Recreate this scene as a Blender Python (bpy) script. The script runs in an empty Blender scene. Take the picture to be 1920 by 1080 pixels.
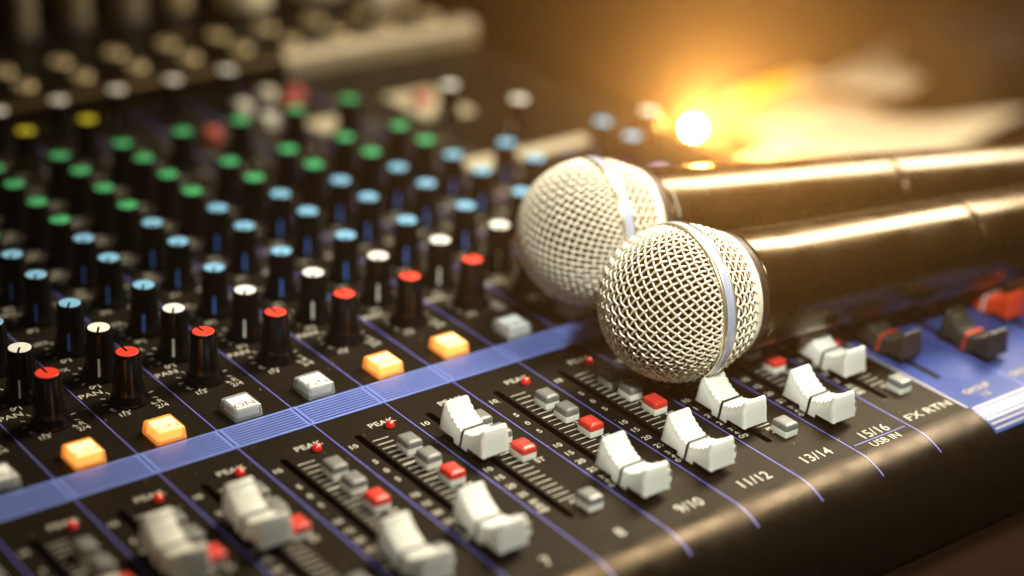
import bpy, math, random
from math import sin, cos, pi, radians, sqrt
from mathutils import Vector, Matrix

random.seed(7)
S = 0.0256            # everything is laid out in channel widths (one channel = 25.6 mm), then scaled to metres
scene = bpy.context.scene
COL = scene.collection

# ------------------------------------------------------------------ camera
cam_d = bpy.data.cameras.new("camera")
cam = bpy.data.objects.new("camera", cam_d)
COL.objects.link(cam)
right = Vector((0.79317, -0.60700, 0.04983))
up = Vector((0.22330, 0.36650, 0.90322))
fwd = Vector((0.56655, 0.70527, -0.42622)).normalized()
right = (right - fwd * right.dot(fwd)).normalized()
up = right.cross(fwd)
M = Matrix((right, up, -fwd)).transposed().to_4x4()
M.translation = Vector((-7.129, -16.636, 10.823)) * S
cam.matrix_world = M
cam_d.sensor_width = 36.0
cam_d.lens = 65.76
cam_d.clip_start = 0.01
cam_d.clip_end = 60.0
cam_d.dof.use_dof = True
cam_d.dof.focus_distance = 21.95 * S
cam_d.dof.aperture_fstop = 3.2
cam_d.dof.aperture_blades = 0
scene.camera = cam

# ------------------------------------------------------------------ world, lights, exposure
world = bpy.data.worlds.new("World")
scene.world = world
world.use_nodes = True
bg = world.node_tree.nodes["Background"]
bg.inputs[0].default_value = (1.0, 0.72, 0.42, 1)
bg.inputs[1].default_value = 0.012

def area(name, loc, target, size, power, color, sy=None):
    d = bpy.data.lights.new(name, 'AREA')
    d.shape = 'RECTANGLE' if sy else 'DISK'
    d.size = size * S
    if sy: d.size_y = sy * S
    d.energy = power
    d.color = color
    o = bpy.data.objects.new(name, d)
    COL.objects.link(o)
    o.location = Vector(loc) * S
    z = (Vector(loc) - Vector(target)).normalized()
    x = (Vector((1, 0, 0)) - z * z.x).normalized()
    o.rotation_euler = Matrix((x, z.cross(x), z)).transposed().to_euler()
    return o

area("key_lamp", (21.5, 2.8, 18.0), (9.5, -1.5, 0), 17, 4.4, (1.0, 0.87, 0.66), sy=7.5).data.spread = radians(112)
fd = bpy.data.lights.new("front_lamp", 'SPOT')
fd.energy = 25.0; fd.color = (0.98, 1.0, 0.90); fd.spot_size = radians(37); fd.spot_blend = 1.0; fd.shadow_soft_size = 1.6 * S
fo = bpy.data.objects.new("front_lamp", fd); COL.objects.link(fo)
fo.location = Vector((2.0, -15.0, 22.0)) * S
fo.rotation_euler = (Vector((8.4, -1.2, 0)) - Vector((2.0, -15.0, 22.0))).to_track_quat('-Z', 'Y').to_euler()

scene.view_settings.view_transform = 'Standard'
scene.view_settings.look = 'None'
scene.view_settings.exposure = 0.0
scene.view_settings.gamma = 1.0
scene.render.engine = 'CYCLES'
scene.cycles.use_denoising = True
scene.cycles.max_bounces = 8
scene.cycles.sample_clamp_indirect = 6.0
scene.cycles.volume_bounces = 0

# ------------------------------------------------------------------ materials
def mat(name, col, rough=0.45, metal=0.0, spec=0.5, coat=0.0, emis=None, es=0.0, noise=0.0, nscale=400.0, bump=0.0,
        bscale=1500.0, trans=0.0, sss=0.0, col2=None, tint=None):
    m = bpy.data.materials.new(name)
    m.use_nodes = True
    nt = m.node_tree
    b = nt.nodes["Principled BSDF"]
    b.inputs["Base Color"].default_value = (*col, 1)
    b.inputs["Roughness"].default_value = rough
    b.inputs["Metallic"].default_value = metal
    b.inputs["Specular IOR Level"].default_value = spec
    b.inputs["Coat Weight"].default_value = coat
    b.inputs["Coat Roughness"].default_value = 0.12
    b.inputs["Transmission Weight"].default_value = trans
    if tint: b.inputs["Specular Tint"].default_value = (*tint, 1)
    if sss:
        b.inputs["Subsurface Weight"].default_value = sss
        b.inputs["Subsurface Radius"].default_value = (1, .8, .6)
        b.inputs["Subsurface Scale"].default_value = 0.002
    if emis:
        b.inputs["Emission Color"].default_value = (*emis, 1)
        b.inputs["Emission Strength"].default_value = es
    tc = nt.nodes.new("ShaderNodeTexCoord")
    if noise or col2:
        n = nt.nodes.new("ShaderNodeTexNoise")
        n.inputs["Scale"].default_value = nscale
        n.inputs["Detail"].default_value = 6
        nt.links.new(tc.outputs["Object"], n.inputs["Vector"])
        mx = nt.nodes.new("ShaderNodeMix")
        mx.data_type = 'RGBA'
        c2 = col2 or tuple(c * (1 - noise) for c in col)
        mx.inputs[6].default_value = (*col, 1)
        mx.inputs[7].default_value = (*c2, 1)
        rp = nt.nodes.new("ShaderNodeMapRange")
        rp.inputs[1].default_value = 0.35
        rp.inputs[2].default_value = 0.7
        nt.links.new(n.outputs[0], rp.inputs[0])
        nt.links.new(rp.outputs[0], mx.inputs[0])
        nt.links.new(mx.outputs[2], b.inputs["Base Color"])
        rr = nt.nodes.new("ShaderNodeMapRange")
        rr.inputs[1].default_value = 0.3; rr.inputs[2].default_value = 0.7
        rr.inputs[3].default_value = max(0.02, rough - 0.07); rr.inputs[4].default_value = rough + 0.1
        nt.links.new(n.outputs[0], rr.inputs[0])
        nt.links.new(rr.outputs[0], b.inputs["Roughness"])
    if bump:
        n2 = nt.nodes.new("ShaderNodeTexNoise")
        n2.inputs["Scale"].default_value = bscale
        n2.inputs["Detail"].default_value = 3
        nt.links.new(tc.outputs["Object"], n2.inputs["Vector"])
        bp = nt.nodes.new("ShaderNodeBump")
        bp.inputs["Strength"].default_value = bump
        bp.inputs["Distance"].default_value = 0.0002
        nt.links.new(n2.outputs[0], bp.inputs["Height"])
        nt.links.new(bp.outputs[0], b.inputs["Normal"])
    return m

def dusty(m, amount=0.5, scale=900.0, thr=0.80, col=(0.30, 0.22, 0.12)):
    """specks of dust and lint lying on a dark surface"""
    nt = m.node_tree
    b = nt.nodes["Principled BSDF"]
    tc = nt.nodes.new("ShaderNodeTexCoord")
    v = nt.nodes.new("ShaderNodeTexVoronoi")
    v.inputs["Scale"].default_value = scale
    nt.links.new(tc.outputs["Object"], v.inputs["Vector"])
    wn = nt.nodes.new("ShaderNodeSeparateColor")
    nt.links.new(v.outputs["Color"], wn.inputs[0])
    gt = nt.nodes.new("ShaderNodeMath"); gt.operation = 'GREATER_THAN'; gt.inputs[1].default_value = thr
    nt.links.new(wn.outputs[0], gt.inputs[0])
    sz = nt.nodes.new("ShaderNodeMath"); sz.operation = 'MULTIPLY'; sz.inputs[1].default_value = 0.16
    nt.links.new(wn.outputs[1], sz.inputs[0])
    lt = nt.nodes.new("ShaderNodeMath"); lt.operation = 'LESS_THAN'
    nt.links.new(v.outputs["Distance"], lt.inputs[0])
    nt.links.new(sz.outputs[0], lt.inputs[1])
    mu = nt.nodes.new("ShaderNodeMath"); mu.operation = 'MULTIPLY'
    nt.links.new(gt.outputs[0], mu.inputs[0]); nt.links.new(lt.outputs[0], mu.inputs[1])
    m2 = nt.nodes.new("ShaderNodeMath"); m2.operation = 'MULTIPLY'; m2.inputs[1].default_value = amount
    nt.links.new(mu.outputs[0], m2.inputs[0])
    mx = nt.nodes.new("ShaderNodeMix"); mx.data_type = 'RGBA'
    src = b.inputs["Base Color"].links[0].from_socket if b.inputs["Base Color"].links else None
    if src: nt.links.new(src, mx.inputs[6])
    else: mx.inputs[6].default_value = b.inputs["Base Color"].default_value
    mx.inputs[7].default_value = (*col, 1)
    nt.links.new(m2.outputs[0], mx.inputs[0])
    nt.links.new(mx.outputs[2], b.inputs["Base Color"])
    return m

M_PANEL = dusty(mat("panel_black", (0.0085, 0.0065, 0.0042), 0.46, noise=0.35, nscale=60, bump=0.25, bscale=2600, spec=0.13, tint=(1, .80, .50)), 0.9, 520, 0.87)
M_SLOT = mat("slot_black", (0.003, 0.003, 0.003), 0.7, spec=0.1)
M_CHEEK = mat("case_black", (0.004, 0.0033, 0.0022), 0.29, noise=0.3, nscale=90, bump=0.15, spec=0.13, tint=(1, .62, .20))
M_INK = mat("white_ink", (0.46, 0.44, 0.36), 0.5, noise=0.25, nscale=700)
M_LINE = mat("violet_ink", (0.11, 0.11, 0.42), 0.4)
M_BAND = mat("blue_ink", (0.10, 0.16, 0.60), 0.30, noise=0.12, nscale=50, spec=0.7)
M_BANDL = mat("pale_blue_ink", (0.15, 0.21, 0.56), 0.32, spec=0.6)
M_NAVY = mat("navy_ink", (0.008, 0.012, 0.07), 0.35)
M_MASTER = dusty(mat("blue_enamel", (0.035, 0.060, 0.22), 0.30, noise=0.15, nscale=40, spec=0.25), 0.4, 500, 0.93)
M_SILVERINK = mat("silver_ink", (0.26, 0.25, 0.27), 0.4, metal=0.1)
M_KNOB = mat("knob_black", (0.004, 0.0036, 0.003), 0.20, spec=0.36)
M_CAPS = {
    'red': mat("cap_red", (0.78, 0.045, 0.022), 0.42, noise=0.12, nscale=700),
    'white': mat("cap_white", (0.80, 0.82, 0.76), 0.42, noise=0.08, nscale=700),
    'blue': mat("cap_blue", (0.20, 0.46, 0.70), 0.42, noise=0.12, nscale=700),
    'green': mat("cap_green", (0.06, 0.42, 0.16), 0.42, noise=0.12, nscale=700),
    'yellow': mat("cap_yellow", (0.60, 0.52, 0.02), 0.42, noise=0.12, nscale=700)}
M_PTR = {'white': mat("pointer_white", (0.72, 0.72, 0.62), 0.4), 'blue': mat("pointer_blue", (0.08, 0.20, 0.62), 0.4),
         'red': mat("pointer_red", (0.35, 0.02, 0.01), 0.4), 'green': mat("pointer_green", (0.02, 0.2, 0.06), 0.4),
         'yellow': mat("pointer_yellow", (0.35, 0.3, 0.02), 0.4)}
M_FADER = dusty(mat("fader_white", (0.76, 0.76, 0.68), 0.38, noise=0.08, nscale=150, spec=0.5, sss=0.15, bump=0.05), 0.5, 600, 0.94, (0.3, 0.25, 0.15))
M_FADERB = mat("fader_charcoal", (0.035, 0.030, 0.022), 0.40, noise=0.3, nscale=200)
M_FADERR = mat("fader_red", (0.72, 0.06, 0.015), 0.38, noise=0.15, nscale=200)
M_BLKLINE = mat("black_line", (0.006, 0.006, 0.006), 0.5)
M_GREY = dusty(mat("button_grey", (0.17, 0.17, 0.155), 0.38, noise=0.15, nscale=250, spec=0.6), 0.5, 700, 0.9)
M_RED = mat("button_red", (0.62, 0.04, 0.025), 0.36, noise=0.12, nscale=250, spec=0.6)
M_STEM = mat("button_white", (0.70, 0.69, 0.60), 0.45)
M_LED = mat("led_red", (0.80, 0.015, 0.01), 0.12, spec=0.8, coat=0.6, emis=(1, 0.03, 0.01), es=0.08)
M_ON_W = mat("clear_white", (0.90, 0.92, 0.88), 0.18, trans=0.72, spec=0.6, coat=0.5)
M_ON_WI = mat("clear_white_insert", (0.82, 0.86, 0.84), 0.35)
M_ON_O = mat("lit_orange", (0.95, 0.45, 0.12), 0.2, trans=0.45, coat=0.5, emis=(1.0, 0.27, 0.04), es=0.55)
M_ON_OI = mat("lit_orange_insert", (0.9, 0.7, 0.25), 0.35, emis=(1.0, 0.78, 0.36), es=1.25)
M_ON_T = mat("button_letter", (0.20, 0.15, 0.09), 0.5)
M_CHROME = mat("nickel", (0.85, 0.68, 0.38), 0.30, metal=0.5, noise=0.15, nscale=200)
M_SILVER = mat("satin_silver", (0.24, 0.20, 0.13), 0.5, metal=0.3, noise=0.2, nscale=100)
M_PALE = mat("pale_plastic", (0.42, 0.37, 0.25), 0.5, noise=0.15, nscale=60)
M_PALE2 = mat("cream_plastic", (0.72, 0.66, 0.48), 0.45)
M_WIRE = mat("grille_wire", (0.88, 0.82, 0.66), 0.34, metal=0.2, spec=0.6)
M_RING = mat("grille_ring", (0.42, 0.47, 0.62), 0.30, metal=0.2)
M_BRASS = mat("ring_edge", (0.75, 0.66, 0.48), 0.25, metal=0.8)
M_FOAM = mat("foam_brown", (0.055, 0.022, 0.005), 0.95, bump=0.8, bscale=1500, noise=0.4, nscale=900, spec=0.1)
M_BODY = mat("mic_black", (0.014, 0.008, 0.0025), 0.27, metal=0.4, noise=0.2, nscale=70, spec=0.85, coat=0.3, tint=(1, .75, .4))
M_COLLAR = mat("mic_collar", (0.030, 0.018, 0.008), 0.5, noise=0.3, nscale=150)
M_TABLE = mat("table_wood", (0.012, 0.0045, 0.0015), 0.85, nscale=9, col2=(0.006, 0.0022, 0.001), bump=0.2, bscale=300, spec=0.03)
M_PAPER = mat("paper", (0.72, 0.66, 0.50), 0.7, noise=0.12, nscale=25)
M_PENCIL = mat("pencil_yellow", (0.75, 0.52, 0.02), 0.4, noise=0.1)
M_DARKBOX = mat("dark_cloth", (0.010, 0.007, 0.004), 0.8, noise=0.4, nscale=80)
M_BULB = mat("flare_glow", (1, 0.9, 0.7), 0.3, emis=(1.0, 0.50, 0.14), es=8000.0)

# ------------------------------------------------------------------ mesh helpers (channel-width units)
class MB:
    def __init__(s): s.v = []; s.f = []; s.m = []; s.sm = []
    def add(s, vs, fs, mi=0, smooth=False):
        o = len(s.v); s.v += [tuple(v) for v in vs]
        s.f += [tuple(i + o for i in f) for f in fs]; s.m += [mi] * len(fs); s.sm += [smooth] * len(fs)
    def box(s, x0, x1, y0, y1, z0, z1, mi=0):
        s.add([(x0,y0,z0),(x1,y0,z0),(x1,y1,z0),(x0,y1,z0),(x0,y0,z1),(x1,y0,z1),(x1,y1,z1),(x0,y1,z1)],
              [(3,2,1,0),(4,5,6,7),(0,1,5,4),(1,2,6,5),(2,3,7,6),(3,0,4,7)], mi)
    def quad(s, x0, x1, y0, y1, z, mi=0):
        s.add([(x0,y0,z),(x1,y0,z),(x1,y1,z),(x0,y1,z)], [(0,1,2,3)], mi)
    def lathe(s, prof, n=24, mi=0, cx=0, cy=0, smooth=True, flute=None, axis='z', cap0=False, cap1=True):
        vs = []
        for (r, z) in prof:
            for k in range(n):
                a = 2 * pi * k / n
                rr = r
                if flute and flute[2] <= z <= flute[3]: rr = r * (1 - flute[1] * (0.5 + 0.5 * cos(flute[0] * a)))
                if axis == 'z': vs.append((cx + rr * cos(a), cy + rr * sin(a), z))
                else: vs.append((z, cx + rr * cos(a), cy + rr * sin(a)))
        fs = []
        for j in range(len(prof) - 1):
            for k in range(n):
                k2 = (k + 1) % n
                fs.append((j*n+k, j*n+k2, (j+1)*n+k2, (j+1)*n+k))
        s.add(vs, fs, mi, smooth)
        if cap1: s.add(vs[-n:], [tuple(range(n))], mi)
        if cap0: s.add(vs[:n], [tuple(range(n))[::-1]], mi)
    def rbox(s, x0, x1, y0, y1, z0, z1, r=0.02, taper=0.0, mi=0, dome=0.0, topz=0.02):
        """box with rounded corners, a rounded top edge and an optional taper"""
        def ring(inset, z, t):
            rr = max(r - inset * 0.3, 0.004); out = []
            ax0, ax1, ay0, ay1 = x0 + inset + t, x1 - inset - t, y0 + inset + t, y1 - inset - t
            for (cx, cy, a0) in ((ax1-rr, ay1-rr, 0), (ax0+rr, ay1-rr, 90), (ax0+rr, ay0+rr, 180), (ax1-rr, ay0+rr, 270)):
                for k in range(4):
                    a = radians(a0 + 30 * k); out.append((cx + rr*cos(a), cy + rr*sin(a), z))
            return out
        rings = [ring(0, z0, 0), ring(0, z1 - topz, taper), ring(topz*0.3, z1 - topz*0.35, taper), ring(topz, z1, taper)]
        if dome: rings.append(ring(min(x1-x0, y1-y0) * 0.25, z1 + dome, taper))
        n = 16; vs = [p for q in rings for p in q]; fs = []
        for j in range(len(rings)-1):
            for k in range(n):
                k2 = (k+1) % n; fs.append((j*n+k, j*n+k2, (j+1)*n+k2, (j+1)*n+k))
        s.add(vs, fs, mi, True)
        s.add(rings[-1], [tuple(range(n))], mi, bool(dome))
    def mesh(s, name, mats):
        me = bpy.data.meshes.new(name)
        me.from_pydata(s.v, [], s.f)
        for m in (mats if isinstance(mats, (list, tuple)) else [mats]): me.materials.append(m)
        me.polygons.foreach_set("material_index", s.m)
        me.polygons.foreach_set("use_smooth", s.sm)
        me.validate(); me.update()
        return me
    def obj(s, name, mats, parent=None, loc=(0, 0, 0)):
        return link(name, s.mesh(name, mats), parent, loc)

def link(name, me, parent=None, loc=(0, 0, 0), rot=None):
    o = bpy.data.objects.new(name, me)
    COL.objects.link(o)
    o.parent = parent
    o.location = loc
    if rot is not None: o.rotation_euler = rot
    return o

def thing(name, label, cat, loc=(0, 0, 0), group=None, me=None):
    o = bpy.data.objects.new(name, me)
    COL.objects.link(o); o.location = loc
    o['label'] = label; o['category'] = cat
    if group: o['group'] = group
    return o

_tc = {}
def text_verts(t, h, bold=0.0):
    """outline of a printed word as flat polygons: width-centred, capital height h"""
    key = (t, h, bold)
    if key in _tc: return _tc[key]
    c = bpy.data.curves.new("lettering", 'FONT')
    c.body = t; c.size = 1.0; c.align_x = 'CENTER'; c.align_y = 'CENTER'
    c.offset = bold; c.resolution_u = 3
    o = bpy.data.objects.new("lettering_source", c); COL.objects.link(o)
    bpy.context.view_layer.update()
    me = bpy.data.meshes.new_from_object(o.evaluated_get(bpy.context.evaluated_depsgraph_get()))
    vs = [v.co.copy() for v in me.vertices]; fs = [tuple(p.vertices) for p in me.polygons]
    bpy.data.objects.remove(o); bpy.data.curves.remove(c); bpy.data.meshes.remove(me)
    if vs:
        ys = [v.y for v in vs]; k = h / (max(ys) - min(ys)); my = (max(ys) + min(ys)) / 2
        mxs = (max(v.x for v in vs) + min(v.x for v in vs)) / 2
        vs = [((v.x - mxs) * k, (v.y - my) * k) for v in vs]
    _tc[key] = (vs, fs)
    return _tc[key]

def put_text(mb, t, x, y, h, z=0.004, bold=0.02, mi=0, sx=1.0, right=False, rot=0.0):
    vs, fs = text_verts(t, h, bold)
    if not vs: return
    w = max(v[0] for v in vs) * sx
    ox = x - w if right else x
    ca, sa = cos(rot), sin(rot)
    mb.add([(ox + v[0]*sx*ca - v[1]*sa, y + v[0]*sx*sa + v[1]*ca, z) for v in vs], fs, mi)

# ------------------------------------------------------------------ table and lamp glow ground
SL = -0.12                                    # the console is a wedge: the table falls away from its panel
def tz(y, h=0.0): return -1.17 + SL * (y + 5.25) + h
mb = MB()
nx, ny = 40, 40
for i in range(nx + 1):
    for j in range(ny + 1):
        x = -90 + 260 * i / nx; y = -60 + 230 * j / ny
        mb.v.append((x, y, tz(y)))
for i in range(nx):
    for j in range(ny):
        a = i*(ny+1)+j
        mb.f.append((a, a+ny+1, a+ny+2, a+1)); mb.m.append(0); mb.sm.append(False)
tab = mb.obj("table_top", M_TABLE); tab['kind'] = 'structure'
tab['label'] = 'warm brown table surface under the mixing console'

# ------------------------------------------------------------------ mixing console
con = thing("mixing_console", "large black audio mixing console with rows of coloured knobs, white faders and blue bands", "mixing console")
X0, X1 = -4.0, 13.25
YF, RF = -4.40, 0.85                           # where the front starts to roll over, and its radius
YB = 10.12                                    # rear edge of the knob panel
slots = [i + 0.29 for i in range(-4, 10)] + [10.27, 11.27, 12.42]
SW = 0.046
# top panel as a grid with real slot openings
xs = sorted(set([X0, X1, 9.95] + [round(s - SW, 4) for s in slots] + [round(s + SW, 4) for s in slots]))
mb = MB()
YS0, YS1 = -3.68, -0.95
arc = [(YF - RF*sin(a), -RF*(1-cos(a))) for a in [radians(6*k) for k in range(0, 16)]]
for a, b in zip(xs[:-1], xs[1:]):
    isslot = any(abs((a+b)/2 - s) < 0.03 for s in slots)
    if isslot:
        for (p, q) in ((YF, YS0), (YS1, YB)): mb.quad(a, b, p, q, 0)
        mid = (a+b)/2; hw = (b-a)/2
        for (ye, d) in ((YS1, -1), (YS0, 1)):        # rounded slot ends
            for sgn in (-1, 1):
                pts = [(mid + sgn*hw, ye, 0)] + [(mid + sgn*hw*cos(radians(t)), ye + d*hw*(1 - sin(radians(t))), 0) for t in (0, 30, 60, 90)]
                mb.add(pts, [tuple(range(5)) if sgn*d < 0 else tuple(range(5))[::-1]])
        # slot walls and floor
        mb.add([(a,YS0,0),(a,YS1,0),(a,YS1,-.35),(a,YS0,-.35)], [(0,1,2,3)], 1)
        mb.add([(b,YS0,0),(b,YS1,0),(b,YS1,-.35),(b,YS0,-.35)], [(3,2,1,0)], 1)
        mb.quad(a, b, YS0, YS1, -.35, 1)
        mb.add([(a,YS0,0),(b,YS0,0),(b,YS0,-.35),(a,YS0,-.35)], [(3,2,1,0)], 1)
        mb.add([(a,YS1,0),(b,YS1,0),(b,YS1,-.35),(a,YS1,-.35)], [(0,1,2,3)], 1)
    else:
        mb.quad(a, b, YF, YB, 0)
mb.obj("top_panel", [M_PANEL, M_SLOT], con)
# rolled front, front face
mb = MB()
n = len(arc)
vs = [(x, y, z) for x in (X0, X1) for (y, z) in arc] + [(X0, YF-RF, -1.12), (X1, YF-RF, -1.12)]
mb.add(vs, [(j, j+1, n+j+1, n+j) for j in range(n-1)], 0, True)
mb.add([(X0, YF-RF, -RF), (X1, YF-RF, -RF), (X1, YF-RF, -1.08), (X0, YF-RF, -1.08)], [(3, 2, 1, 0)])
mb.add([(X0, YF-RF, -1.08), (X1, YF-RF, -1.08), (X1, YF-RF+.10, -1.13), (X0, YF-RF+.10, -1.13)], [(3, 2, 1, 0)])
mb.obj("front_roll", M_CHEEK, con)
# case sides, back and bottom
for x in (X0, X1):
    mb = MB()
    side = [(x, y, z) for (y, z) in arc] + [(x, YF-RF, -1.08), (x, YB+3.6, tz(YB+3.6)+.05), (x, YB+3.6, 0.9), (x, YB+2.9, .42), (x, YB+.35, .42), (x, YB, 0)]
    mb.add(side, [tuple(range(len(side)))])
    mb.obj("case_side", M_CHEEK, con)

# blue master section of the panel, prints, bands
mb = MB()
mb.quad(9.965, X1-.02, YF, 3.1, 0.004)
mb.obj("master_section_panel", M_MASTER, con)
# cut the slots of the master section visually open: their rims stand 2 mm high in black
for s in slots[-3:]:
    mb = MB(); pts = []
    for k in range(9): a = pi*k/8; pts.append((s + SW*1.15*cos(a), YS1 - SW + SW*1.15*sin(a), .008))
    for k in range(9): a = pi + pi*k/8; pts.append((s + SW*1.15*cos(a), YS0 + SW + SW*1.15*sin(a), .008))
    mb.add(pts, [tuple(range(18))])
    mb.obj("master_fader_slot", M_SLOT, con)
mb = MB()
mb.box(9.925, 9.965, YF, 4.95, 0.0, 0.012)
mb.obj("section_joint", M_SILVERINK, con)

for i in list(range(-3, 10)):
    lines = MB()
    w = 0.0085
    lines.quad(i-w, i+w, YF, -0.481, 0.004)
    lines.quad(i-w, i+w, 0.0, 9.9, 0.004)
    pa = [(YF - (RF+.004)*sin(radians(3*k)), .004 - (RF+.004)*(1-cos(radians(3*k)))) for k in range(0, 11)]
    m_ = len(pa)
    lines.add([(x, y, z) for x in (i-w, i+w) for (y, z) in pa], [(j, j+1, m_+j+1, m_+j) for j in range(m_-1)])
    lines.obj("channel_divider_print", M_LINE, con)['kind'] = 'stuff'
lines = MB()
lines.quad(11.04, 11.07, YF, 4.9, 0.008)
lines.obj("section_divider_print", M_LINE, con)
lines = MB(); lines.quad(8.07, 8.94, -4.292, -4.276, 0.0045)
lines.obj("underline_print", M_LINE, con)

for i in range(-4, 10):
    band = MB(); stripe = MB(); rim = MB()
    x0, x1 = i, i + 1
    band.quad(x0 + .018, x1 - .018, -0.481, 0.0, 0.004)
    stripe.quad(x1 - .009, x1 + .009, -0.445, -0.035, 0.009)
    rim.quad(x1 - .05, x1 + .05, -0.481, 0.0, 0.0065)
    for k in range(8):
        y = -0.055 - 0.053 * k
        stripe.quad(x0 + .05, x1 - .05, y - .0105, y + .0105, 0.0065)
    b_ = band.obj("blue_band", M_BANDL, con)
    stripe.obj("stripe_print", M_NAVY, b_)['kind'] = 'stuff'
    rim.obj("joint_print", M_BANDL, b_)

# striped rolled end of the master section
mb = MB(); fine = MB()
pa = [(YF - (RF+.005)*sin(radians(3*k)), .005 - (RF+.005)*(1-cos(radians(3*k)))) for k in range(0, 12)]
m_ = len(pa)
mb.add([(x, y, z) for x in (9.965, X1-.02) for (y, z) in pa], [(j, j+1, m_+j+1, m_+j) for j in range(m_-1)], 0, True)
mb.obj("rolled_blue_end", M_MASTER, con)
for k in (2, 8, 13, 18, 23, 28):
    pb = [(YF - (RF+.008)*sin(radians(k+t)), .008 - (RF+.008)*(1-cos(radians(k+t)))) for t in (0, 1.2, 2.4)]
    fine = MB(); fine.add([(x, y, z) for x in (10.0, X1-.03) for (y, z) in pb], [(j, j+1, 4+j, 3+j) for j in range(2)])
    fine.obj("silver_stripe_print", M_SILVERINK, con)

# white lettering and scales, one print part per channel strip
names = {-3: "1", -2: "2", -1: "3", 0: "4", 1: "5", 2: "6", 3: "7", 4: "8", 5: "9/10", 6: "11/12", 7: "13/14", 8: "15/16", 9: "FX RTN"}
ROWS = [1.19, 1.928, 2.716, 3.675, 4.398, 5.118, 5.837, 6.582, 7.256, 8.428, 9.42]
KX = 0.498
def ticks(mb, cx, cy, a0, a1, n, r0, r1, w=0.008, skip=()):
    for k in range(n):
        if k in skip: continue
        a = radians(a0 + (a1-a0)*k/(n-1)); c, s_ = cos(a), sin(a)
        mb.add([(cx+r0*c-w*s_, cy+r0*s_+w*c, .004), (cx+r0*c+w*s_, cy+r0*s_-w*c, .004), (cx+r1*c+w*s_, cy+r1*s_-w*c, .004), (cx+r1*c-w*s_, cy+r1*s_+w*c, .004)], [(0,1,2,3)])
for i in range(-3, 10):
    mb = MB()
    put_text(mb, "PEAK", i + .70, -0.862, 0.098, bold=0.015, sx=1.12)
    for (t, y) in (("10", -1.155), ("5", -1.565), ("0", -1.79), ("5", -2.012), ("10", -2.388), ("15", -2.60), ("20", -2.812), ("25", -3.022), ("30", -3.203), ("40", -3.306)):
        put_text(mb, t, i + .175, y, 0.088 if y > -3.1 else 0.078, bold=0.02, sx=1.05, right=True)
    for q in (-1, 1):
        vs, fs = text_verts("o", 0.07, 0.02)
        mb.add([(i + .115 + q*.034 + v[0], -3.400 + v[1], .004) for v in vs], fs)
    for k in range(22):
        y = -1.172 - 0.1035*k
        th = .016 if k == 6 else .0075
        mb.quad(i + .368, i + (.590 if k not in (3, 9) else .61), y-th, y+th, .004)
    put_text(mb, "1-2", i + .47, -1.70, 0.001 + .0, .004) if False else None
    put_text(mb, "3-4", i + .69, -2.10, 0.08, bold=.008)
    put_text(mb, "ST", i + .745, -2.535, 0.092, bold=.015)
    put_text(mb, "PFL", i + .52, -3.44, 0.06, bold=.01)
    mb.quad(i + .46, i + .55, -3.545, -3.530, .004)
    h = 0.16
    if names[i] == "FX RTN": put_text(mb, "FX RTN", i + .49, -4.17, 0.13, bold=.008, sx=1.25)
    elif names[i] == "15/16":
        put_text(mb, "15/16", i + .53, -4.165, h, bold=.002, sx=.95)
        put_text(mb, "USB IN", i + .50, -4.375, 0.115, bold=.004, sx=1.0)
    else: put_text(mb, names[i], i + .53, -4.19, h, bold=.004, sx=.95)
    # knob scales
    for j, y in enumerate(ROWS):
        if y > 8.9: break
        cx = i + KX
        ticks(mb, cx, y, -50, 230, 11, .275, .335, skip=())
        if j == 0:
            put_text(mb, "PAN", i + .17, 1.535, .10, bold=.012, sx=1.1)
            put_text(mb, "L", i + .235, 1.065, .085, bold=.01)
            put_text(mb, "1/3", i + .30, .90, .088, bold=.01)
            mb.quad(i + .375, i + .388, .93, 1.01, .0042)
            put_text(mb, "R", i + .795, .975, .085, bold=.01)
            put_text(mb, "2/4", i + .76, .858, .088, bold=.01)
            mb.quad(i + .665, i + .74, .938, .951, .0042)
        else:
            put_text(mb, "0", i + .26, y - .245, .085, bold=.01)
            mb.quad(i + .345, i + .36, y - .30, y - .20, .0042)
            put_text(mb, "MAX" if j < 6 else "+15", i + .74, y - .27, .075, bold=.008)
            put_text(mb, {1: "FX", 2: "AUX3", 3: "AUX2", 4: "AUX1", 5: "LOW", 6: "MID", 7: "kHz", 8: "HIGH", 9: "COMP"}[j], i + .17, y + .33, .085, bold=.008)
            if j in (1, 2, 3): put_text(mb, "PRE", i + .84, y + .30, .07, bold=.006)
    mb.obj("white_scale_print", M_INK, con)['kind'] = 'stuff'
mb = MB()
for (t1, t2, x) in (("GROUP", "1-2", 10.45), ("GROUP", "3-4", 11.35), ("STEREO", "OUT", 12.5)):
    put_text(mb, t1, x, -4.12, .10, z=.009, bold=.005); put_text(mb, t2, x, -4.27, .09, z=.009, bold=.005)
mb.obj("group_lettering", mat("tan_ink", (0.40, 0.33, 0.20), .5), con)['kind'] = 'stuff'

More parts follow.
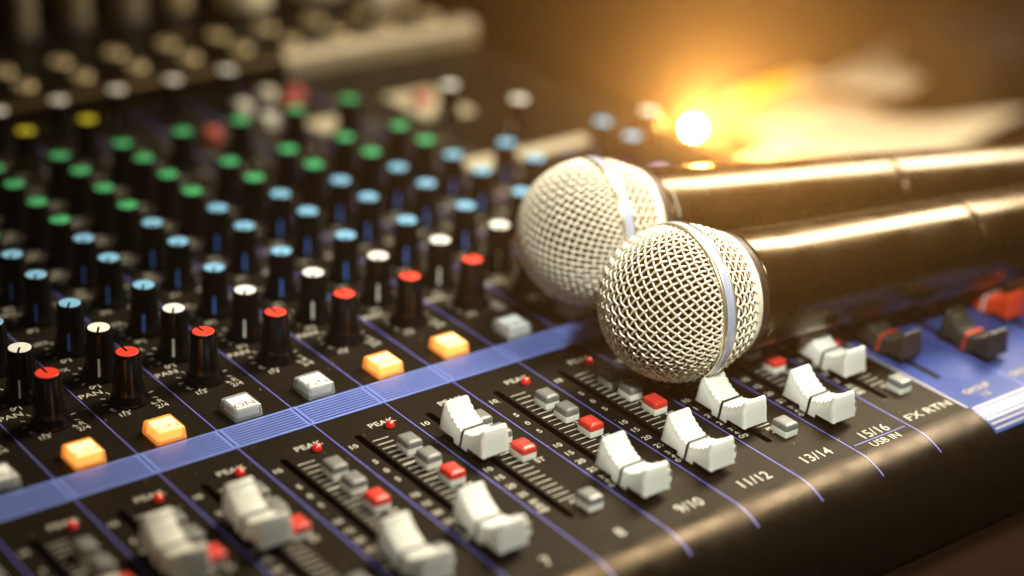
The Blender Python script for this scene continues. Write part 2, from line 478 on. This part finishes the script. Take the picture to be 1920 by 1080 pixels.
# ---- knobs
def knob_meshes():
    b = MB()
    b.lathe([(.250, 0.0), (.250, .022), (.240, .045), (.214, .085), (.198, .125), (.186, .22), (.170, .45), (.160, .60), (.156, .628), (.146, .640)],
            n=48, flute=(16, .028, .10, .61), cap1=True)
    b.rbox(-.014, .014, 0.0, .144, .636, .648, r=.004, topz=.004)
    body = b.mesh("knob_body", M_KNOB)
    c = MB(); c.lathe([(.135, .634), (.135, .641), (.130, .644)], n=40, cap1=True)
    cap = c.mesh("knob_cap", M_CAPS['red'])
    p = MB()
    # the pointer line stands proud on the flank, along +y of the knob
    zs = [.085, .14, .22, .30]
    def rad(z):
        pr = [(.085, .216), (.125, .200), (.22, .188), (.45, .172)]
        for (a, ra), (b_, rb) in zip(pr[:-1], pr[1:]):
            if a <= z <= b_: return ra + (rb-ra)*(z-a)/(b_-a)
        return .172
    vs = []
    for z in zs:
        r = rad(z) + .004
        vs += [(-.014, r, z), (.014, r, z)]
    p.add(vs, [(2*k+1, 2*k, 2*k+2, 2*k+3) for k in range(len(zs)-1)])
    p.add([(-.014, rad(.3)+.004, .3), (.014, rad(.3)+.004, .3), (.014, rad(.3)-.01, .305), (-.014, rad(.3)-.01, .305)], [(0,1,2,3)])
    ptr = p.mesh("knob_pointer", M_PTR['white'])
    return body, cap, ptr
K_BODY, K_CAP, K_PTR = knob_meshes()
caps = {}; ptrs = {}
for c in M_CAPS:
    caps[c] = K_CAP.copy(); caps[c].materials[0] = M_CAPS[c]
    ptrs[c] = K_PTR.copy(); ptrs[c].materials[0] = M_PTR[c]
def knob(x, y, col, ang, z=0.0):
    """ang: where the pointer points, degrees from +x"""
    k = link("knob", K_BODY, con, (x, y, z), (0, 0, radians(ang - 90)))
    k['label'] = "black fluted knob with a %s cap" % col
    link("cap", caps[col], k); link("pointer", ptrs[col], k)
    return k
ROWCOL = ['red', 'white', 'blue', 'blue', 'blue', 'green', 'green', 'green', 'green', 'yellow', 'white']
for i in range(-3, 10):
    for j, y in enumerate(ROWS):
        if i == 9 and j < 0: continue
        col = ROWCOL[j]
        if i >= 5 and j == 7: continue                 # stereo strips: three bands
        if i >= 5 and j == 9: continue
        if i >= 7 and j == 10 and i != 7: continue
        if i == 9 and j >= 5: continue
        yy = y
        ang = 90 if j == 0 else (238 if j < 5 else 238 + 0)
        if j in (5, 6, 8): ang = 90 + random.choice((-1, 1)) * random.uniform(0, 50)
        if j == 7: ang = random.uniform(40, 140)
        if j in (9, 10): ang = random.uniform(180, 250)
        if j in (0,): ang += random.uniform(-4, 4)
        if i == -3 and j == 0: ang = 70
        knob(i + KX, yy, col, ang + (random.uniform(-3, 3) if 1 <= j < 5 else 0))
for (x, y, c) in ((11.40, 4.37, 'blue'), (11.38, 3.64, 'blue'), (12.38, 4.38, 'white'), (10.89, 5.88, 'white'), (10.3, 7.0, 'white')):
    knob(x, y, c, 200)

# ---- illuminated ON buttons
def on_button(i, lit):
    cx, cy = i + .455, .235
    f = MB(); f.rbox(cx-.190, cx+.190, cy-.200, cy+.200, .0, .150, r=.03, taper=.012, topz=.022)
    o = f.obj("lit_on_button" if lit else "on_button", M_ON_O if lit else M_ON_W, con)
    o['label'] = "glowing orange ON button" if lit else "clear white ON button"
    g = MB(); g.rbox(cx-.142, cx+.142, cy-.165, cy+.115, .030, .1535, r=.015, topz=.004, mi=0)
    g.obj("insert", M_ON_OI if lit else M_ON_WI, o)
    t = MB(); put_text(t, "ON", cx - .01, cy - .095, .105, z=.1560, bold=.005, sx=1.2)
    t.obj("lettering", M_ON_T, o)
for i in range(-3, 10): on_button(i, i in (0, 1, 4, 5, 8))

# ---- push buttons: white stem, coloured cap
def push_mesh(m, cap_name):
    a = MB(); a.rbox(-.103, .103, -.128, .128, 0, .080, r=.022, topz=.006)
    b = MB(); b.rbox(-.103, .103, -.128, .128, .081, .158, r=.024, topz=.018, dome=.006, taper=.004)
    return a.mesh("push_button", M_STEM), b.mesh(cap_name, m)
PB_G = push_mesh(M_GREY, "grey_cap"); PB_R = push_mesh(M_RED, "red_cap")
def push(x, y, kind):
    st, cp = PB_R if kind == 'red' else PB_G
    o = link("push_button", st, con, (x, y, 0)); o['label'] = kind + " topped push button"
    link("cap", cp, o)
for i in range(-3, 10):
    push(i + .63, -1.535, 'grey'); push(i + .63, -1.915, 'grey'); push(i + .645, -2.345, 'red'); push(i + .60, -3.59, 'grey')
push(11.80, -2.10, 'red')

# ---- peak lights
d = MB(); d.lathe([(.056, 0), (.056, .03), (.051, .050), (.038, .066), (.018, .075), (.004, .0775)], n=20)
LEDM = d.mesh("peak_led", M_LED)
h = MB(); h.lathe([(.070, .0), (.070, .006), (.058, .008)], n=20); LEDH = h.mesh("led_hole", M_SLOT)
for i in range(-3, 9):
    o = link("peak_led", LEDM, con, (i + .735, -.985, 0)); link("rim", LEDH, o)

# ---- faders
def fader_meshes():
    L, W = .425, .192
    b = MB()
    N = 68
    prof = []
    for k in range(N + 1):
        u = -0.355 + 0.71 * k / N
        t = abs(u) / .355
        z = .255 + (.455 - .255) * (t ** 1.75) if u > 0 else .255 + (.430 - .255) * (t ** 1.9)
        zs_ = z
        if t < .93: z -= .033 * (0.5 - 0.5 * cos(2*pi*(abs(u) - .012) / .064)) ** 1.6
        prof.append((u, z, zs_))
    prof = [(a, b_, b_) for (a, b_) in ((-.422, .10), (-.404, .28), (-.390, .40), (-.380, .424), (-.368, .431))] + prof + [(a, b_, b_) for (a, b_) in ((.366, .457), (.380, .452), (.392, .43), (.412, .29), (.43, .10))]
    def half(y, z, zt):
        return W - .035 * (z - .10) / .36
    vs = []; m = len(prof)
    # rows per profile point: centre top left/right (inset), shoulder, mid flank, base
    rows = []
    for (y, z, zq) in prof:
        zb = .10 if abs(y) > .13 else .045
        zb = min(zb, z)
        wt = W - .030 * max(0, (z - .1)) / .36
        depth = (.455 - z)                        # how far the saddle dips
        flat = W - .034
        zs = max(z - .085, zb + .005)
        zmid = max(min(z - .10, .30), zb + .002) if z > .12 else z
        rows.append([(-W, zb), (-(W-.008), max(zq-.115, zb)), (-(W-.016), max(zq - .10, zb)), (-(flat+.004), z*.75+zq*.25-.014), (-(flat-.010), z)])
    for r, (y, z, zq) in zip(rows, prof):
        for (x, zz) in r: vs.append((x, y, zz))
        for (x, zz) in r[::-1]: vs.append((-x, y, zz))
    c = 10; fs = []
    for j in range(m - 1):
        for k in range(c - 1):
            fs.append((j*c+k, j*c+k+1, (j+1)*c+k+1, (j+1)*c+k))
    b.add(vs, fs, 0, True)
    b.add(vs[:c], [tuple(range(c))], 0)
    b.add(vs[-c:], [tuple(range(c))[::-1]], 0)
    cap = b.mesh("fader", M_FADER)
    cap.set_sharp_from_angle(angle=radians(38))
    l = MB()
    w = .019
    path = [(-(W+.004), .045), (-(W-.012), .12), (-(W-.016), .165), (-(W-.036), .248), (-(W-.046), .259), ((W-.046), .259), ((W-.036), .248), ((W-.016), .165), ((W-.012), .12), ((W+.004), .045)]
    vs = [(x, y, z + (.004 if abs(x) < W-.03 else .0)) for y in (-w, w) for (x, z) in path]
    vs = [(x*1.035, y, z + .003) for (x, y, z) in vs]
    n_ = len(path)
    l.add(vs, [(j, j+1, n_+j+1, n_+j) for j in range(n_-1)])
    return cap, l.mesh("centre_line", M_BLKLINE), None
F_CAP, F_LINE, _ = fader_meshes()
sh = MB(); sh.box(-.028, .028, -.10, .10, -.30, .20); F_STEM = sh.mesh("fader_stem", M_SLOT)
def fader(x, y, m=None, lm=None, name="fader", label="white fader cap with a black centre line"):
    a = F_CAP; l = F_LINE
    if m: a = F_CAP.copy(); a.materials[0] = m
    if lm: l = F_LINE.copy(); l.materials[0] = lm
    o = link(name, a, con, (x, y, 0)); o['label'] = label
    link("centre_line", l, o); link("stem", F_STEM, o)
    return o
FY = {-3: -2.6, -2: -3.3, -1: -3.0, 0: -2.20, 1: -2.12, 2: -3.57, 3: -3.52, 4: -1.88, 5: -3.50, 6: -3.49, 7: -2.99, 8: -3.47, 9: -2.72}
for i, y in FY.items(): fader(i + .29, y)
M_REDLINE = mat("red_line", (0.6, 0.05, 0.02), .4); M_WHITELINE = mat("white_line", (0.7, 0.68, 0.62), .4)
for (x, y) in ((10.27, -2.78), (11.27, -3.36)):
    fader(x, y, M_FADERB, M_REDLINE, label="charcoal fader cap with a red centre line")
fader(12.42, -2.72, M_FADERR, M_WHITELINE, label="red fader cap with a white centre line")

# ---- raised rear connector panel
mb = MB()
lip = [(YB-.02, 0.0), (YB, .12), (YB+.03, .26), (YB+.10, .37), (YB+.22, .43), (YB+.36, .45)]
rear = lip + [(YB+2.7, .45), (YB+2.95, .55), (YB+3.5, .95), (YB+3.7, .9), (YB+3.7, tz(YB+3.7)+.03)]
n_ = len(rear)
mb.add([(x, y, z) for x in (X0, X1) for (y, z) in rear], [(j, n_+j, n_+j+1, j+1) for j in range(n_-1)], 0, True)
mb.obj("rear_connector_panel", M_CHEEK, con)
mb = MB()
lp = [(YB-.03, .02), (YB-.012, .13), (YB+.02, .27), (YB+.09, .385), (YB+.21, .446), (YB+.33, .462)]
n_ = len(lp)
mb.add([(x, y, z) for x in (9.1, X1-.05) for (y, z) in lp], [(j, n_+j, n_+j+1, j+1) for j in range(n_-1)], 0, True)
mb.obj("lit_rear_lip", M_SILVER, con)  # paler overlay only where the lip catches light: highlight put into colour
j_ = MB(); j_.lathe([(.18, 0), (.18, .03), (.165, .05), (.10, .055), (.09, .04), (.09, -.02)], n=24, cap1=True)
JM = j_.mesh("jack_socket", M_CHROME)
jh = MB(); jh.lathe([(.088, .0), (.088, .045)], n=16); JH = jh.mesh("jack_hole", M_SLOT)
for i in range(2, 13):
    for y in (10.72, 11.55):
        o = link("jack_socket", JM, con, (i + .50, y, .45)); link("hole", JH, o)

# rear switches on the stereo strips and the master section
def rear_switch(x, y, m, s=.13):
    a = MB(); a.rbox(-s, s, -s, s, 0, .2, r=.04, topz=.03)
    o = a.obj("rear_switch", m, con, (x, y, 0)); return o
M_CAPR = mat('switch_red', (0.34, 0.06, 0.045), .5); M_CAPW = mat('switch_ivory', (0.50, 0.47, 0.38), .5)
for (x, y, m) in ((6.50, 8.15, M_CAPR), (7.60, 8.27, M_CAPW), (8.36, 8.85, M_CAPR), (8.66, 9.15, M_CAPR), (8.22, 9.35, M_CAPW), (7.55, 9.0, M_CAPW), (10.36, 7.86, M_CAPR)):
    rear_switch(x, y, m)
for q in ((9.98, 10.95, 7.1, 8.5, .035), (8.15, 8.75, 7.4, 8.1, .035), (9.3, 9.95, 4.75, 5.35, .05), (10.25, 11.75, 4.98, 5.28, .05)):
    mb = MB(); mb.rbox(q[0], q[1], q[2], q[3], 0, q[4], r=.03, topz=.01)
    mb.obj("pale_label_plate", M_PALE, con)
for (x, y) in ((10.93, 2.65), (11.45, 2.85), (11.6, 3.15), (11.62, 2.2)):
    rear_switch(x, y, mat("lavender_plastic", (.55, .42, .68), .4), .14)

# ------------------------------------------------------------------ cable plugs standing in the rear sockets
def plug(x, y, label, r=.33, h=2.0, m=M_SILVER, name="cable_plug"):
    t = thing(name, label, "cable plug", (x, y, .46), "cable plugs in the rear of the console")
    b = MB(); b.lathe([(r, 0), (r, h*.55), (r*.92, h*.6), (r*.85, h*.95)], n=24); b.obj("barrel", m, t)
    c = MB(); c.lathe([(r*.6, h*.95), (r*.5, h*1.3), (r*.25, h*1.5)], n=16); c.obj("strain_relief", M_DARKBOX, t)
    g = MB(); g.lathe([(r*1.2, 0), (r*1.2, .12), (r*1.02, .14)], n=24); g.obj("collar", M_DARKBOX, t)
    pts = []
    c2 = MB()
    N = 14
    for k in range(N+1):
        u = k / N
        pts.append(Vector((0.5*u*u, 3.2*u*u, h*1.4 + 1.2*sin(u*pi*.5) - 3.0*u*u)))
    vs = []
    for k, p in enumerate(pts):
        tdir = (pts[min(k+1, N)] - pts[max(k-1, 0)]).normalized()
        a = tdir.cross(Vector((1, 0, 0))).normalized(); b_ = tdir.cross(a)
        for q in range(8):
            an = 2*pi*q/8; vs.append(tuple(p + (a*cos(an) + b_*sin(an)) * .10))
    c2.add(vs, [(k*8+q, k*8+(q+1) % 8, (k+1)*8+(q+1) % 8, (k+1)*8+q) for k in range(N) for q in range(8)], 0, True)
    c2.obj("cable", M_DARKBOX, t)
plug(5.5, 13.05, "dull silver cable plug at the far left end of the rear plug row", .26)
plug(6.5, 13.05, "narrow silver cable plug second from the left in the rear row", .28)
plug(7.5, 13.05, "silver cable plug third from the left in the rear row", .34)
plug(8.5, 13.05, "brownish cable plug just left of the broad pale connectors", .26, m=M_CHROME)
plug(9.75, 12.75, "broad pale connector, left one of the two wide blocks on the rear panel", .48, 1.1, M_PALE2)
plug(11.3, 12.75, "broad pale connector, right one of the two wide blocks on the rear panel", .52, 1.0, M_PALE2)
plug(11.9, 11.6, "pale plug above the jack row near the right rear corner of the console", .30, 1.0, M_PALE2)
plug(12.7, 12.0, "tan plug at the outermost right rear corner of the console", .32, 1.2, M_PALE)

# ------------------------------------------------------------------ microphones
R0 = 0.940
def weave_tube(mb, pts, nrm, rad, n=5):
    vs = []; N = len(pts)
    for k in range(N):
        t = (pts[min(k+1, N-1)] - pts[max(k-1, 0)])
        if t.length < 1e-9: t = Vector((1, 0, 0))
        t.normalize(); a = nrm[k]; b = t.cross(a).normalized(); a = b.cross(t)
        for q in range(n):
            an = 2*pi*q/n; vs.append(tuple(pts[k] + (a*cos(an) + b*sin(an)) * rad))
    mb.add(vs, [(k*n+q, k*n+(q+1) % n, (k+1)*n+(q+1) % n, (k+1)*n+q) for k in range(N-1) for q in range(n)], 0, True)
# dome: a flat woven cloth pressed over the ball (axis = +x, dome towards -x)
def dome_map(u, v):
    r = sqrt(u*u + v*v)
    th = r                                     # azimuthal: arc length from the pole over R0
    if r < 1e-9: return Vector((-1, 0, 0))
    return Vector((-cos(th), sin(th)*u/r, sin(th)*v/r))
THM = 1.60
pitch = 0.099
WR = 0.0148
AMP = 0.0170
def build_dome():
    mb = MB(); K = int(THM / pitch) + 1
    for fam in (0, 1):
        for a in range(-K, K+1):
            c = (a + .5) * pitch
            if abs(c) >= THM: continue
            lim = sqrt(THM*THM - c*c)
            sub = 3; n = int(lim / (pitch / sub))
            pts = []; nr = []
            for k in range(-n, n+1):
                s = k * pitch / sub
                ph = (s / pitch - .5) * pi                    # over / under
                sign = cos(ph) * (1 if (a % 2 == 0) else -1) * (1 if fam == 0 else -1)
                u, v = (s, c) if fam == 0 else (c, s)
                d = dome_map(u, v)
                pts.append(d * (R0 + AMP * sign)); nr.append(d)
            if len(pts) > 2: weave_tube(mb, pts, nr, WR)
    return mb.mesh("grille_dome", M_WIRE)
def skirt_r(t):     # radius of the rear basket along the axis
    t0, t1 = .14, .62
    q = max(0.0, (t - t0) / (t1 - t0))
    return .935 - .155 * q ** 1.5
def build_skirt():
    mb = MB(); n = 42; t0, t1 = .12, .63
    dth = 2*pi/n
    steps = 30
    turn = (t1 - t0) / .90 * 1.12                            # about 45 degrees
    for fam in (1, -1):
        for a in range(n):
            pts = []; nr = []
            for k in range(steps + 1):
                q = k / steps; t = t0 + (t1 - t0)*q
                th = a*dth + fam*turn*q
                r = skirt_r(t)
                # crossings happen every half pitch of the other family
                ph = 2*pi * (turn*q) / dth / 1.0 * .5 * 2
                sign = cos(ph + pi*0) * fam
                d = Vector((0.22, cos(th), sin(th))).normalized()
                pts.append(Vector((t, r*cos(th), r*sin(th))) + d*(AMP*sign)); nr.append(d)
            weave_tube(mb, pts, nr, WR)
    return mb.mesh("grille_skirt", M_WIRE)
DOME = build_dome(); SKIRT = build_skirt()
def ln(prof, mats, name, n=72):
    b = MB(); b.lathe(prof, n=n, axis='x', cap0=False, cap1=False); return b.mesh(name, mats)
RING = ln([(.930, -.005), (.974, .0), (.981, .02), (.981, .105), (.974, .120), (.930, .13)], M_RING, "grille_ring", 96)
EDGE = ln([(.938, -.055), (.970, -.045), (.983, -.025), (.981, .003), (.943, .008)], M_BRASS, "ring_edge", 96)
EDGE2 = ln([(.938, .12), (.978, .125), (.984, .137), (.972, .150), (.925, .155)], M_BRASS, "ring_edge", 96)
FOAM = ln([(.001, -.88)] + [(.88*sin(a), -.88*cos(a)) for a in [pi*k/24 for k in range(1, 15)]] + [(.80, .35), (.72, .60)], M_FOAM, "foam", 48)
BASE = ln([(.775, .585), (.800, .605), (.798, .66), (.785, .70), (.75, .715)], M_WIRE, "grille_base_band", 96)
COLLAR = ln([(.74, .70), (.762, .715), (.768, .755), (.760, .80), (.745, .835), (.735, .84)], M_COLLAR, "collar", 72)
def handle_mesh():
    return ln([(.70, .840), (.742, .845), (.749, .87), (.734, 1.4), (.708, 2.3), (.682, 3.4), (.660, 4.3), (.654, 4.55), (.653, 4.595), (.650, 4.602), (.630, 4.606)], M_BODY, "handle", 72)
HANDLE = handle_mesh()
TAIL = ln([(.630, 4.630), (.6475, 4.634), (.651, 4.636), (.650, 4.70), (.628, 5.4), (.585, 7.2), (.56, 8.8), (.54, 9.4), (.48, 9.6), (.001, 9.65)], M_BODY, "tail", 72)
JOINT = ln([(.626, 4.59), (.627, 4.62), (.626, 4.66)], M_SLOT, "joint", 48)
def microphone(label, c, d, roll, mark):
    t = thing("microphone", label, "microphone", c, "two wireless microphones lying on the console")
    xa = Vector(d).normalized(); ya = Vector((0, 0, 1)).cross(xa).normalized(); za = xa.cross(ya)
    rot = Matrix((xa, ya, za)).transposed() @ Matrix.Rotation(roll, 3, 'X')
    t.rotation_euler = rot.to_euler()
    for nm, me in (("grille_dome", DOME), ("grille_skirt", SKIRT), ("grille_ring", RING), ("ring_edge", EDGE), ("ring_edge", EDGE2), ("foam_liner", FOAM),
                   ("grille_base_band", BASE), ("collar", COLLAR), ("handle", HANDLE), ("joint", JOINT), ("tail", TAIL)):
        o = link(nm, me, t)
        if nm.startswith("grille_dome") or nm == "grille_skirt": o['kind'] = 'stuff'
    b = MB(); a0, a1 = mark; N = 10
    vs = []
    for x_ in (.93, .945):
        for k in range(N+1):
            a = radians(a0 + (a1-a0)*k/N) - roll
            rr = .7495; vs.append((x_, rr*cos(a), rr*sin(a)))
    b.add(vs, [(k, k+1, N+2+k, N+1+k) for k in range(N)], 0, True)
    b.obj("white_mark", M_INK, t)
    return t
microphone("front wireless microphone in sharp focus, its ball beside the white faders", (7.25, -1.93, 1.10), (1, -.085, -.035), radians(35), (196, 206))
microphone("rear wireless microphone lying behind the other, its ball partly hidden and blurred", (7.63, .19, 1.15), (1, -.205, -.035), radians(2), (108, 150))

# ------------------------------------------------------------------ things on the table behind
lamp = thing("flare_lamp", "small warm lamp added beside the console for the flare behind the microphones", "lamp", (0, 0, 0))  # bulb and stand are added, to give the flare a source
def ray(px, py, dist):
    """a point of the place at this distance along a line of sight; used once to set each thing down"""
    d = fwd*1.0 + right*((px-960)/3507) - up*((py-540)/3507)
    return Vector((-7.129, -16.636, 10.823)) + d*dist
LP = ray(1300, 240, 37.5)
lamp.location = LP
b = MB(); b.lathe([(.001, -.08), (.04, -.07), (.07, -.04), (.08, 0), (.07, .04), (.04, .07), (.001, .08)], n=24, cap1=False); b.obj("bulb", M_BULB, lamp)
sd = bpy.data.lights.new("haze_spot", 'SPOT'); sd.energy = 50.0; sd.color = (1.0, 0.45, 0.10); sd.spot_size = radians(76); sd.spot_blend = 1.0; sd.shadow_soft_size = .16 * S  # spot added at the bulb to widen its glow in the haze
so = bpy.data.objects.new("haze_spot", sd); COL.objects.link(so); so.location = LP * S - fwd * .2 * S; so.rotation_euler = (-fwd + right * .30 + up * .16).to_track_quat('-Z', 'Y').to_euler()
b = MB(); zt = tz(LP.y) - LP.z
b.lathe([(.10, zt + .12), (.10, -.18), (.10, -.15), (.08, -.09)], n=20); b.lathe([(.5, zt), (.5, zt+.06), (.42, zt+.12)], n=28); b.obj("stand", M_DARKBOX, lamp)

def sheet(name, label, pts, h, seed, grp="papers lying on the table"):
    """an irregular curled sheet of paper on the table, a few tenths thick where it buckles"""
    random.seed(seed)
    (ax, ay), (bx, by), (cx, cy), (dx, dy) = pts
    N = 14; mb = MB(); ph = random.uniform(0, 6)
    for s_ in (0, 1):
        for i in range(N+1):
            for j in range(N+1):
                u, v = i/N, j/N
                x = (ax*(1-u)+bx*u)*(1-v) + (dx*(1-u)+cx*u)*v
                y = (ay*(1-u)+by*u)*(1-v) + (dy*(1-u)+cy*u)*v
                z = tz(y) + h + .18*(1+sin(u*5+ph)*cos(v*4+ph)) + .25*(max(0, v-.6))**1.5 - .02*s_
                mb.v.append((x, y, z))
    K = (N+1)**2
    for i in range(N):
        for j in range(N):
            a = i*(N+1)+j
            for q in ((a, a+N+1, a+N+2, a+1), (K+a, K+a+1, K+a+N+2, K+a+N+1)):
                mb.f.append(q); mb.m.append(0); mb.sm.append(True)
    o = mb.obj(name, M_PAPER)
    o['label'] = label; o['category'] = "paper"; o['group'] = grp
    return o
def tp(px, py, h=0.0):
    """table point seen at a picture position (for setting the papers down on the table plane)"""
    o = Vector((-7.129, -16.636, 10.823)); d = fwd + right*((px-960)/3507) - up*((py-540)/3507)
    k0 = -1.17 + h + SL*5.25
    t = (k0 - o.z + SL*o.y) / (d.z - SL*d.y)
    p = o + d*t
    return (p.x, p.y)
sheet("paper_sheet", "cream paper sheet lying behind the pencil beside the flare lamp", [tp(1330, 240), tp(1480, 290), tp(1740, 175), tp(1500, 170)], .02, 3)
sheet("paper_sheet", "long cream paper sheet reaching back towards the dark speaker box", [tp(1480, 235), tp(1700, 215), tp(1850, 130), tp(1700, 100)], .5, 5)
sheet("paper_sheet", "dull tan paper sheet nearest to the rear microphone handle", [tp(1360, 330), tp(1700, 320), tp(1930, 240), tp(1560, 225)], .0, 9)
pc = thing("pencil", "yellow pencil resting on the cream papers beside the flare lamp", "pencil")
p0 = Vector((*tp(1345, 262), 0)); p1 = Vector((*tp(1498, 224), 0))
p0.z = tz(p0.y) + .75; p1.z = tz(p1.y) + .95
b = MB(); Lp = (p1-p0).length
b.lathe([(.19, .5), (.19, Lp-.5)], n=6, axis='x', smooth=False); b.obj("barrel", M_PENCIL, pc)
b = MB(); b.lathe([(.02, 0), (.18, .5)], n=6, axis='x', smooth=False); b.obj("tip", M_PALE, pc)
b = MB(); b.lathe([(.17, Lp-.5), (.17, Lp)], n=12, axis='x'); b.obj("eraser", M_CHROME, pc)
pc.location = p0; pc.rotation_euler = (p1-p0).to_track_quat('X', 'Z').to_euler()

def speaker(label, px, py, w, dpt, hgt, rot):
    x, y = tp(px, py)
    t = thing("speaker_box", label, "speaker", (x, y, tz(y)), None)
    t.rotation_euler = (0, 0, rot)
    b = MB(); b.rbox(0, w, 0, dpt, 0, hgt, r=.3, topz=.3); b.obj("cabinet", M_DARKBOX, t)
    g = MB(); g.box(.4, w-.4, -.06, -.002, .5, hgt-.5); g.obj("front_cloth", M_DARKBOX, t)
    return t
speaker("tall black speaker box standing behind the papers at the right", 1800, 150, 9, 8, 12, radians(-12))
speaker("low black speaker box lying on the table beside the papers, under the tall one", 1830, 230, 7, 3, 1.6, radians(-8))

# ------------------------------------------------------------------ haze volume added round the whole place to spread the flare's glow
hz = MB(); hz.box(-89, 169, -59, 169, -45, 34)
hm = bpy.data.materials.new("glow_haze"); hm.use_nodes = True
nt = hm.node_tree
nt.nodes.remove(nt.nodes["Principled BSDF"])
pv = nt.nodes.new("ShaderNodeVolumePrincipled")
pv.inputs["Color"].default_value = (1.0, 0.92, 0.78, 1)
pv.inputs["Density"].default_value = 0.0155
pv.inputs["Anisotropy"].default_value = 0.86
nt.links.new(pv.outputs[0], nt.nodes["Material Output"].inputs["Volume"])
hz = hz.obj("haze", hm); hz['kind'] = 'stuff'

# ------------------------------------------------------------------ scale everything to metres
for me in bpy.data.meshes: me.transform(Matrix.Scale(S, 4))
for o in bpy.data.objects:
    if o.type in ('MESH', 'EMPTY'): o.location = o.location * S
